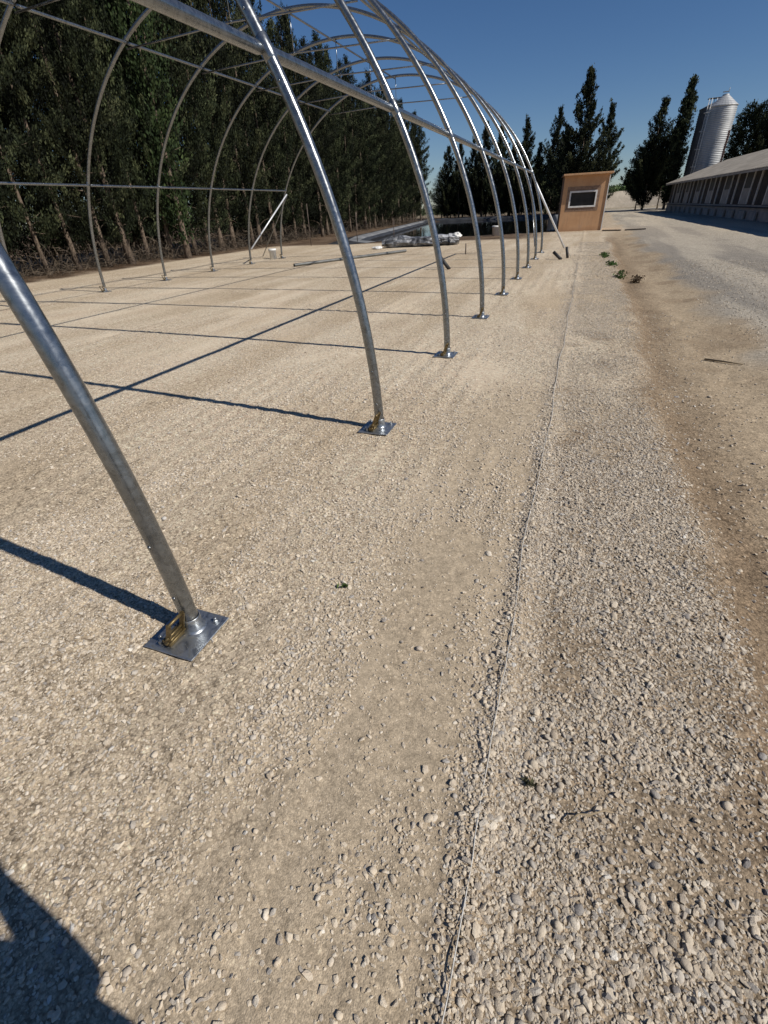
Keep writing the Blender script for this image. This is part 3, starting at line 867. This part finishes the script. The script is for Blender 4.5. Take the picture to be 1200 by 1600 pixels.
def place(nm, mt, x):
    if nm not in first:
        first[nm] = proto[nm].build(nm, mt, barn); first[nm].location = (x, 0, 0)
    else:
        c = first[nm].copy(); col.objects.link(c); c.parent = barn; c.location = (x, 0, 0)
while xx < LB:
    place('pilaster', M_POST, xx)
    if xx+3.2 < LB:
        place('jamb', M_POST, xx+2.3-.83); place('jamb', M_POST, xx+2.3+.83); place('door_panel', M_CONC, xx+2.3); place('opening', M_DARK, xx+2.3)
        place('block_base', M_CONC, xx+1.2); place('block_base', M_CONC, xx+3.8)
    xx += BAY
m = MB(); m.tube([(0, .22, .66), (LB, .22, .64)], .035, 8)
m.build('water_pipe', M_DARK, barn)
# lay the pieces further out than the plinth face: pilasters start on the ground
# ------------------------------------------------------------------ silos
def mat_silo():
    m, nt, b = mat('corrugated_silo_steel')
    v = objc(nt)
    n1 = noi(nt, mapping(nt, v, (1, 1, .25)), 2.2, 5)
    L(nt, ramp(nt, n1, [(.3, (.34, .35, .355)), (.7, (.50, .50, .49))]), b.inputs['Base Color'])
    b.inputs['Metallic'].default_value = .3; b.inputs['Roughness'].default_value = .5
    wv = N(nt, 'ShaderNodeTexWave'); wv.bands_direction = 'Z'; wv.inputs['Scale'].default_value = 1.9; L(nt, v, wv.inputs['Vector'])
    bc = b.inputs['Base Color'].links[0].from_socket
    L(nt, mixc(nt, .35, bc, ramp(nt, wv.outputs['Fac'], [(.0, (.25,)*3), (.5, (.6,)*3)]), 'OVERLAY'), b.inputs['Base Color'])
    bump(nt, b, wv.outputs['Fac'], .6, .03)
    return m
M_SILO = mat_silo()
M_SILOD = simple('dull_grey_silo_sheet', (.10, .105, .11), (.17, .175, .18), 3, .7, .4)
def silo(name, x, y, r, h, hc, label, mt, cone_, ladder_az):
    s = empty(name, (x, y, 0)); tag(s, label, 'silo', None)
    prof = []
    nr = int((h-1.2)/.11)
    for i in range(nr+1):
        z = 1.2+(h-1.2)*i/nr
        prof.append((r+.030*math.cos(i*math.pi)+(.015 if (i//9) % 2 else 0), z))
    m = MB(); m.lathe((0, 0, 0), prof, 40); m.build('tank', mt, s)
    m = MB()
    if cone_: m.lathe((0, 0, h), [(r+.08, -.03), (r+.08, 0), (.32, hc), (.32, hc+.08), (0, hc+.14)], 28, smooth=False)
    else: m.lathe((0, 0, h), [(r+.05, -.03), (r+.05, 0.02), (.3, hc), (0, hc+.02)], 28, smooth=False)
    m.build('roof', M_SILO if cone_ else mt, s)
    m = MB(); m.lathe((0, 0, 0), [(.25, .4), (r, 1.22)], 28); m.build('hopper', mt, s)
    for j in range(4):
        q = math.pi/4+j*math.pi/2; m = MB(); m.tube([(r*math.cos(q), r*math.sin(q), -.1), (r*math.cos(q), r*math.sin(q), 1.6)], .06, 8); m.build('leg', M_SILO, s)
    m = MB(); lx, ly = (r+.22)*math.cos(ladder_az), (r+.22)*math.sin(ladder_az)
    tx, ty = -math.sin(ladder_az)*.24, math.cos(ladder_az)*.24
    for sgn in (-1, 1): m.tube([(lx+sgn*tx, ly+sgn*ty, .4), (lx+sgn*tx, ly+sgn*ty, h+.75)], .028, 6)
    z = .6
    while z < h+.6: m.tube([(lx-tx, ly-ty, z), (lx+tx, ly+ty, z)], .012, 5); z += .3
    z = 2.5
    while z < h+.5:      # safety hoops
        pts = [(lx+math.cos(ladder_az)*.35*math.sin(q)+tx/.24*.36*math.cos(q), ly+math.sin(ladder_az)*.35*math.sin(q)+ty/.24*.36*math.cos(q), z) for q in [math.pi*i/8 for i in range(9)]]
        m.tube(pts, .02, 5); z += 1.6
    m.build('ladder', M_POST, s)
    return s
s1 = silo('silo', 12.15, 76, 1.38, 9.4, .92, 'light corrugated steel silo with cone roof rising behind the barn', M_SILO, True, R(205))
m = MB(); m.tube([(.2, 0, 10.55), (.2, 0, 10.95)], .03, 6); m.box((-.1, 0, 10.62), (.5, .3, .06)); m.build('lid', M_SILO, s1)
m = MB(); m.box((1.12, -.85, 4.9), (.2, .2, 4.6)); m.build('downpipe', simple('red_brown_paint', (.06, .03, .025), (.12, .055, .04), 3, .7), s1)
s2 = silo('silo', 11.55, 78.6, 1.25, 9.55, .45, 'dark grey silo with ladder and top platform, left of the light silo', M_SILOD, False, R(262))
m = MB(); m.box((-.2, -1.0, 10.35), (1.2, .8, .05))
for a in (-.7, -.2, .3): m.tube([(a, -1.3, 9.4), (a, -1.3, 10.35)], .03, 6)
m.build('platform', M_SILOD, s2)

# ------------------------------------------------------------------ far bank and scrub
m = MB(); vs = []
NB_ = 90
for i in range(NB_+1):
    x = -12+i*1.0; zt_ = 2.15+.25*math.sin(x*.3)+.15*random.random(); yy = 112+1.2*math.sin(x*.21)
    vs += [(x, yy-1.6, -.1), (x, yy-.5, zt_*.55), (x, yy, zt_), (x, yy+5, zt_*.97), (x, yy+9, -.1)]
fs = [(i*5+j, (i+1)*5+j, (i+1)*5+j+1, i*5+j+1) for i in range(NB_) for j in range(4)]
m.add(vs, fs, 0, True)
tag(m.build('earth_bank', simple('pale_earth', (.34, .29, .22), (.50, .43, .34), .6, .95, 0, .6, .1, 3)), kind='structure')
M_SCRUB = mat_leaf('scrub_foliage', (.03, .05, .018), (.065, .10, .035), (.11, .14, .06))
g = np.random.default_rng(5)
k = 26000
x = g.uniform(-18, 45, k); y = g.uniform(124, 150, k); hmx = 2.2+1.8*fbm(x, y, .25, 90)+1.1*fbm(x, y, 1., 91)
P = np.stack([x, y, hmx*g.random(k)**.4], -1); D = g.normal(0, 1, (k, 3)); D[:, 2] += .8; D /= np.linalg.norm(D, axis=1)[:, None]
Q = np.cross(D, g.normal(0, 1, (k, 3))); Q /= np.linalg.norm(Q, axis=1)[:, None]
Vv = np.stack([P-D*.3, P+Q*.12, P+D*.3, P-Q*.12], 1).reshape(-1, 3); T = np.repeat(g.random(k), 4)
sme = np_mesh('scrub', Vv, np.arange(4*k).reshape(-1, 4), np.stack([T, T, T], -1), False); sme.materials.append(M_SCRUB)
tag(link(bpy.data.objects.new('scrub', sme)), 'mass of green scrub and young crops on the field past the earth bank', 'scrub', kind='stuff')
CROWN['poplar'] = [crown_mesh('crown', 700, 10.0, .8, slim(.95), 120, 8, .30, 2.4, M_SCRUB, .3)]
for (x, h, lb) in ((8.4, 7.6, 'tallest thin poplar on the horizon right of the shed'), (9.3, 5.0, 'short poplar just right of the tallest horizon poplar'), (7.2, 5.6, 'short poplar between the shed corner and the tallest poplar'), (10.9, 4.6, 'lowest rounded poplar nearest the barn end trees')):
    tree('poplar_tree', 'poplar', x, 134, h, 1.0, lb, None)

# ------------------------------------------------------------------ small things on the pad
def onground(x, y, dz=0): return (x, y, float(height(x, y))+dz)
# steel pipe
m = MB(); m.tube([onground(-9.28, 15.885, .05), onground(-8.1, 18.4, .05), onground(-6.88, 21.03, .05)], [.05]*3, 14, cap=False)
m.tube([onground(-6.88, 21.03, .05), onground(-9.28, 15.885, .05)], .044, 14, cap=False)
tag(m.build('steel_pipe', simple('dull_pipe', (.12, .125, .12), (.22, .22, .21), 4, .5, .6)), 'long dull steel pipe lying loose on the gravel inside the frame', 'pipe')
# film bundle
def bundle(x0, y0, x1, y1):
    a = Vector((x0, y0, .0)); b = Vector((x1, y1, .0)); ax = (b-a); Ln = ax.length; ax.normalize(); sd = Vector((-ax.y, ax.x, 0))
    nu, nv = 150, 64; vs = []
    for i in range(nu+1):
        u = i/nu
        env = .27*(min(1, math.sin(math.pi*min(max(u, .015), .985))**.22))*(1+.10*math.sin(u*9))
        env *= 1.18 if u > .86 else 1
        for j in range(nv):
            q = 2*math.pi*j/nv
            p3 = Vector((u*Ln*1.1, math.cos(q)*1.2, math.sin(q)*1.2))
            n_ = noise.noise(p3*1.1)*.35+abs(noise.noise(Vector((p3.x*1.8, p3.y*2, p3.z*2))))*.35-.06*abs(noise.noise(p3*5))
            rr = env*(1+n_)
            z = max(.0, .20+math.sin(q)*rr*.78)
            c = a+ax*(u*Ln)+sd*(math.cos(q)*rr*1.25+.10*math.sin(u*7))
            vs.append((c.x, c.y, z+.01))
    m = MB(); fs = [(i*nv+j, i*nv+(j+1) % nv, (i+1)*nv+(j+1) % nv, (i+1)*nv+j) for i in range(nu) for j in range(nv)]
    m.add(vs, fs, 0, True)
    m.add(vs[:nv], [tuple(range(nv))], 0); m.add(vs[-nv:], [tuple(reversed(range(nv)))], 0)
    return m
m_, nt, b = mat('silver_black_film')
v = objc(nt); n1 = noi(nt, v, 1.7, 4, .6, 1.2)
L(nt, ramp(nt, n1, [(.38, (.02, .02, .022)), (.50, (.13, .135, .145)), (.62, (.40, .405, .42))]), b.inputs['Base Color'])
b.inputs['Roughness'].default_value = .34; b.inputs['Specular IOR Level'].default_value = .6
bump(nt, b, noi(nt, v, 4, 4, .6, 1.), .8, .09)
tag(bundle(-8.9, 23.6, -5.45, 24.7).build('film_bundle', m_), 'long crumpled roll of silver and black plastic film by the pond edge', 'film roll')
# white crumpled bag near its left end
def lump(name, c, s, mt, seed, label, cat):
    bm = bmesh.new(); bmesh.ops.create_icosphere(bm, subdivisions=4, radius=1)
    o_ = Vector((seed*3.1, seed, seed*7))
    for v in bm.verts:
        k_ = 1+.45*noise.noise(v.co*1.6+o_)+.22*abs(noise.noise(v.co*4+o_))
        v.co = Vector((v.co.x*s[0]*k_, v.co.y*s[1]*k_, max(-.35*s[2], v.co.z*s[2]*k_)))
    me = bpy.data.meshes.new(name); bm.to_mesh(me); bm.free(); me.materials.append(mt)
    for p_ in me.polygons: p_.use_smooth = True
    o = link(bpy.data.objects.new(name, me)); o.location = (c[0], c[1], c[2]+.35*s[2]); return tag(o, label, cat)
lump('plastic_bag', onground(-8.95, 23.1), (.24, .14, .09), M_WHITE, 2, 'crumpled white plastic bag on the gravel before the film roll end', 'bag')
lump('plastic_sheet', onground(-5.6, 24.75, .32), (.22, .18, .13), M_WHITE, 5, 'bunched white plastic sheet resting on the right end of the film roll', 'plastic sheet')
def bucket(x, y, r, h, label):
    s = empty('bucket', onground(x, y)); tag(s, label, 'bucket')
    m = MB(); m.lathe((0, 0, 0), [(0, 0), (r*.86, 0), (r*.97, h*.82), (r*1.05, h*.83), (r*1.05, h*.90), (r, h*.9)], 24); m.build('tub', M_WHITE, s)
    m = MB(); m.lathe((0, 0, h*.9), [(r*1.07, -.02), (r*1.07, .03), (r*.95, .035), (0, .035)], 24); m.build('lid', M_WHITE, s)
    m = MB(); m.tube([(r*1.06*math.cos(q), -.03-.10*math.sin(q)*0-r*1.06*math.sin(q)*.3-.0, h*.85-.16*math.sin(q)) for q in [math.pi*i/12 for i in range(13)]], .004, 5); m.build('handle', M_BOLT, s)
bucket(-12.2, 19.25, .15, .38, 'white lidded bucket standing beside the last left hoop leg')
bucket(-4.75, 31.2, .25, .5, 'white bucket on the pond edge behind the right hoops')
M_BLACK = simple('black_rubber', (.012, .012, .012), (.035, .034, .033), 6, .6)
def log(name, p, q, r, label, cat, mt=M_BLACK):
    m = MB(); a = Vector(onground(*p, r*.9)); b = Vector(onground(*q, r*.9))
    if len(p) > 2: pass
    m.tube([a, a.lerp(b, .5)+Vector((0, 0, .01)), b], r, 12); o = m.build(name, mt); tag(o, label, cat)
def stub(p, q, r, label):
    m = MB(); m.tube([p, Vector(p).lerp(Vector(q), .5), q], r, 12); tag(m.build('dark_tube', M_BLACK), label, 'tube')
stub(onground(-.54, 16.9), onground(-.80, 17.0, .20), .045, 'short dark tube leaning just left of the right brace foot')
stub(onground(-.38, 17.35), onground(-.45, 17.4, .30), .04, 'short dark tube standing upright beside the right brace foot')
stub(onground(-3.47, 14.6), onground(-3.84, 14.7, .38), .05, 'dark tube leaning out of the gravel behind the third right hoop leg')
def rod(x, y, h, label, lean=0):
    m = MB(); z = float(height(x, y)); m.tube([(x, y, z-.1), (x+lean, y, z+h)], .022, 8); tag(m.build('metal_stake', simple('rusty_rod', (.07, .05, .04), (.13, .10, .08), 4, .8)), label, 'stake')
rod(-14.6, 27.2, 2.0, 'thin tall stake at the hedge foot right of the last hoop leg')
rod(-12.3, 28.6, 1.5, 'thin stake at the left corner of the pond bank')
rod(-11.2, 31.8, 1.9, 'thin stake beside the pond behind the film roll end', .05)
rod(-4.02, 19.4, .35, 'short peg standing in the gravel near the far end of the pad')
# weeds
M_WEED = mat_leaf('weed_leaves', (.025, .05, .015), (.055, .095, .025), (.09, .14, .04))
def weed(x, y, sx, sy, h, nn, seed, label, mt=M_WEED):
    g = np.random.default_rng(seed); k = nn
    P = np.stack([g.normal(0, sx, k), g.normal(0, sy, k), h*g.random(k)**1.3+.01], -1)
    D = g.normal(0, 1, (k, 3)); D[:, 2] = np.abs(D[:, 2])*.7+.1; D /= np.linalg.norm(D, axis=1)[:, None]
    Q = np.cross(D, g.normal(0, 1, (k, 3))); Q /= np.linalg.norm(Q, axis=1)[:, None]
    l = g.uniform(.015, .045, (k, 1))*(.45 if h < .03 else 1.); V = np.stack([P-D*l, P+Q*l*.4, P+D*l, P-Q*l*.4], 1).reshape(-1, 3); T = np.repeat(g.random(k), 4)
    me = np_mesh('weed', V, np.arange(4*k).reshape(-1, 4), np.stack([T, T, T], -1), False); me.materials.append(mt)
    o = link(bpy.data.objects.new('weed', me)); o.location = onground(x, y); tag(o, label, 'weed')
weed(.70, 17.7, .06, .38, .05, 300, 1, 'largest low green weed patch at the pad shoulder, farthest away')
weed(.80, 15.2, .06, .22, .05, 180, 2, 'low green weed patch at the pad shoulder, second from the far end')
weed(.90, 12.7, .05, .09, .15, 160, 3, 'upright dark green weed on the bank beside the gravel pad')
weed(1.22, 12.4, .06, .08, .14, 140, 4, 'small brownish weed in the sandy ditch', mat_leaf('dry_weed', (.05, .035, .02), (.10, .07, .04), (.15, .11, .06)))
weed(.10, .82, .012, .005, .005, 13, 5, 'tiny dry weed flattened in the coarse gravel right of the string', mat_leaf('olive_weed', (.05, .05, .03), (.10, .10, .05), (.17, .16, .09)))
weed(-.82, 1.46, .010, .006, .006, 9, 6, 'tiny green sprig in the gravel near the middle of the pad')
def stick(pts, r, label):
    m = MB(); m.tube([onground(x, y, z) for x, y, z in pts], r, 6); tag(m.build('stick', simple('dry_stick', (.20, .15, .09), (.36, .28, .18), 9, .9)), label, 'stick')
stick([(.215, .74, .02), (.24, .765, .028), (.27, .775, .026), (.31, .80, .026), (.335, .805, .022)], [.0025, .003, .0028, .0025, .0015], 'thin curved pale twig on the coarse gravel right of the string')
stick([(1.50, 6.25, .012), (1.66, 6.1, .018), (1.80, 5.98, .012)], [.011, .010, .006], 'dark stick lying on the sandy strip by the road')
# planks lying right of the shed
for (a, b_, l) in (((.9, 32.0), (1.8, 31.7), 'left weathered board on the ground right of the shed'), ((2.0, 31.6), (3.0, 31.7), 'right weathered board on the ground beside the road, by the shed')):
    m = MB(); A = Vector(onground(*a, .04)); B = Vector(onground(*b_, .04)); d = (B-A)
    m.box((A+B)/2, (d.length, .18, .05), d.to_track_quat('X', 'Z').to_matrix()); tag(m.build('board', M_BARNW), l, 'board')

# ------------------------------------------------------------------ the photographer (casts the shadow at lower left)
def skin_body(name, chain, radii, edges, mt, parent=None):
    me = bpy.data.meshes.new(name); me.from_pydata(chain, edges, []); me.materials.append(mt)
    o = link(bpy.data.objects.new(name, me), parent)
    o.modifiers.new('skin', 'SKIN')
    sv = me.skin_vertices[0].data
    for i, r in enumerate(radii): sv[i].radius = (r, r) if not isinstance(r, tuple) else r
    sv[0].use_root = True
    s = o.modifiers.new('sub', 'SUBSURF'); s.levels = 2; s.render_levels = 2
    for p_ in me.polygons: p_.use_smooth = True
    return o
M_SKIN = simple('skin', (.42, .26, .19), (.50, .32, .24), 4, .55)
M_CLO = simple('dark_work_clothes', (.03, .035, .05), (.06, .065, .085), 8, .9)
person = empty('person', (.20, -.315, 0), R(22))
tag(person, 'person in dark work clothes holding up a phone to photograph the site', 'person')
J = {'pel': (0, 0, .93), 'wst': (0, .01, 1.08), 'chs': (0, .01, 1.27), 'nck': (0, .0, 1.42), 'hd': (0, .03, 1.54), 'top': (0, .03, 1.64),
     'hl': (-.10, 0, .88), 'kl': (-.11, .06, .50), 'al': (-.12, -.02, .09), 'tl': (-.13, .14, .04),
     'hr': (.10, 0, .88), 'kr': (.11, .06, .50), 'ar': (.12, -.02, .09), 'tr': (.13, .14, .04),
     'sl': (-.18, 0, 1.36), 'el': (-.23, .08, 1.12), 'wl': (-.07, .20, 1.36), 'sr': (.18, 0, 1.36), 'er': (.23, .08, 1.12), 'wr': (.05, .20, 1.34)}
RR = {'pel': .19, 'wst': .175, 'chs': .185, 'nck': .055, 'hd': .085, 'top': .07, 'hl': .17, 'kl': .13, 'al': .04, 'tl': .035, 'hr': .17, 'kr': .13, 'ar': .04, 'tr': .035,
      'sl': .06, 'el': .06, 'wl': .028, 'sr': .06, 'er': .06, 'wr': .028}
ks = list(J); ed = [('pel', 'wst'), ('wst', 'chs'), ('chs', 'nck'), ('nck', 'hd'), ('hd', 'top'), ('pel', 'hl'), ('hl', 'kl'), ('kl', 'al'), ('al', 'tl'), ('pel', 'hr'), ('hr', 'kr'), ('kr', 'ar'), ('ar', 'tr'),
      ('chs', 'sl'), ('sl', 'el'), ('el', 'wl'), ('chs', 'sr'), ('sr', 'er'), ('er', 'wr')]
vs = [J[k_] for k_ in ks]; rs = [RR[k_] for k_ in ks]; es = [(ks.index(a), ks.index(b_)) for a, b_ in ed]
# fingers of both hands, rooted at the wrists
for w, sx_ in (('wl', -1), ('wr', 1)):
    wv = Vector(J[w]); palm = wv+Vector((-sx_*.01, .03, .06)); vs.append(tuple(palm)); rs.append(.026); pi_ = len(vs)-1; es.append((ks.index(w), pi_))
    for f_ in range(5):
        o1 = palm+Vector((sx_*(-.024+.015*f_), .008, .03 if f_ else -.005)); o2 = o1+Vector((-sx_*.012, .012, .022)); 
        vs += [tuple(o1), tuple(o2)]; rs += [.0085, .0075]; es += [(pi_, len(vs)-2), (len(vs)-2, len(vs)-1)]
body = skin_body('body', vs, rs, es, [M_SKIN][0], person)
body.data.materials.clear()
m_, nt, b = mat('clothed_figure')
v = objc(nt); sz = N(nt, 'ShaderNodeSeparateXYZ'); L(nt, v, sz.inputs[0])
c = ramp(nt, mth(nt, 'MULTIPLY', sz.outputs[2], .5), [(0, (.03, .03, .03)), (.05, (.05, .06, .09)), (.47, (.09, .09, .10)), (.71, (.45, .29, .21))], 'CONSTANT')
L(nt, c, b.inputs['Base Color']); b.inputs['Roughness'].default_value = .8
body.data.materials.append(m_)
hm = MB(); hm.lathe((0, .02, 1.585), [(.112, -.05), (.118, 0), (.112, .05), (.085, .095), (.04, .115), (0, .12)], 20); hm.box((0, .14, 1.575), (.15, .13, .012)); hm.build('cap', M_CLO, person)
ph = MB(); ph.box((0, 0, 0), (.075, .009, .155)); ph_o = ph.build('phone', M_BLACK); bevel(ph_o, .003)

# ------------------------------------------------------------------ camera
f_px, pitch, yaw, roll, ch = 721.3732, .577883, -.384127, -.0543683, 1.5
cy, sy, cp, sp_ = math.cos(yaw), math.sin(yaw), math.cos(pitch), math.sin(pitch)
fw = Vector((sy*cp, cy*cp, -sp_)); rt = Vector((cy, -sy, 0)); up = rt.cross(fw)
r2 = rt*math.cos(roll)+up*math.sin(roll); u2 = up*math.cos(roll)-rt*math.sin(roll)
cam = bpy.data.objects.new('camera', bpy.data.cameras.new('camera')); link(cam)
cam.matrix_world = Matrix(((r2.x, u2.x, -fw.x, 0), (r2.y, u2.y, -fw.y, 0), (r2.z, u2.z, -fw.z, ch), (0, 0, 0, 1)))
cam.data.sensor_fit = 'VERTICAL'; cam.data.sensor_height = 36; cam.data.lens = f_px/1600*36
cam.data.clip_start = .02; cam.data.clip_end = 4000
scene.camera = cam
pm = Matrix(((r2.x, -fw.x, u2.x, 0), (r2.y, -fw.y, u2.y, 0), (r2.z, -fw.z, u2.z, 0), (0, 0, 0, 1)))
ph_o.matrix_world = Matrix.Translation(Vector((0, 0, ch))-fw*.03-u2*.045) @ pm
tag(ph_o, 'black phone held upright at eye level by the photographer', 'phone')

# ------------------------------------------------------------------ light
S_ = Vector((1.07, -.145, 1)).normalized()
el = math.asin(S_.z); az = math.atan2(S_.x, S_.y)
sun = bpy.data.objects.new('sun', bpy.data.lights.new('sun', 'SUN')); link(sun)
sun.rotation_euler = S_.to_track_quat('Z', 'Y').to_euler(); sun.location = (0, 0, 30)
sun.data.energy = 4.65; sun.data.angle = R(.5); sun.data.color = (1, .945, .86)
w = bpy.data.worlds.new('World'); scene.world = w; w.use_nodes = True
nt = w.node_tree; bg = nt.nodes['Background']
sky = nt.nodes.new('ShaderNodeTexSky'); sky.sky_type = 'NISHITA'; sky.sun_disc = False
sky.sun_elevation = el; sky.sun_rotation = az; sky.air_density = 1.0; sky.dust_density = .15; sky.ozone_density = 1.6; sky.altitude = 1200
hs = nt.nodes.new('ShaderNodeHueSaturation'); hs.inputs['Saturation'].default_value = 1.14
mu = nt.nodes.new('ShaderNodeMix'); mu.data_type = 'RGBA'; mu.blend_type = 'MULTIPLY'; mu.inputs[0].default_value = 1; mu.inputs[7].default_value = (.92, 1.0, 1.17, 1)
nt.links.new(sky.outputs[0], mu.inputs[6]); nt.links.new(mu.outputs[2], hs.inputs['Color']); nt.links.new(hs.outputs[0], bg.inputs[0]); bg.inputs[1].default_value = .056
scene.view_settings.view_transform = 'Standard'; scene.view_settings.look = 'None'
scene.view_settings.exposure = 0; scene.view_settings.gamma = 1
scene.cycles.use_denoising = True; scene.cycles.denoiser = 'OPENIMAGEDENOISE'
scene.cycles.max_bounces = 5; scene.cycles.diffuse_bounces = 3; scene.cycles.transparent_max_bounces = 4
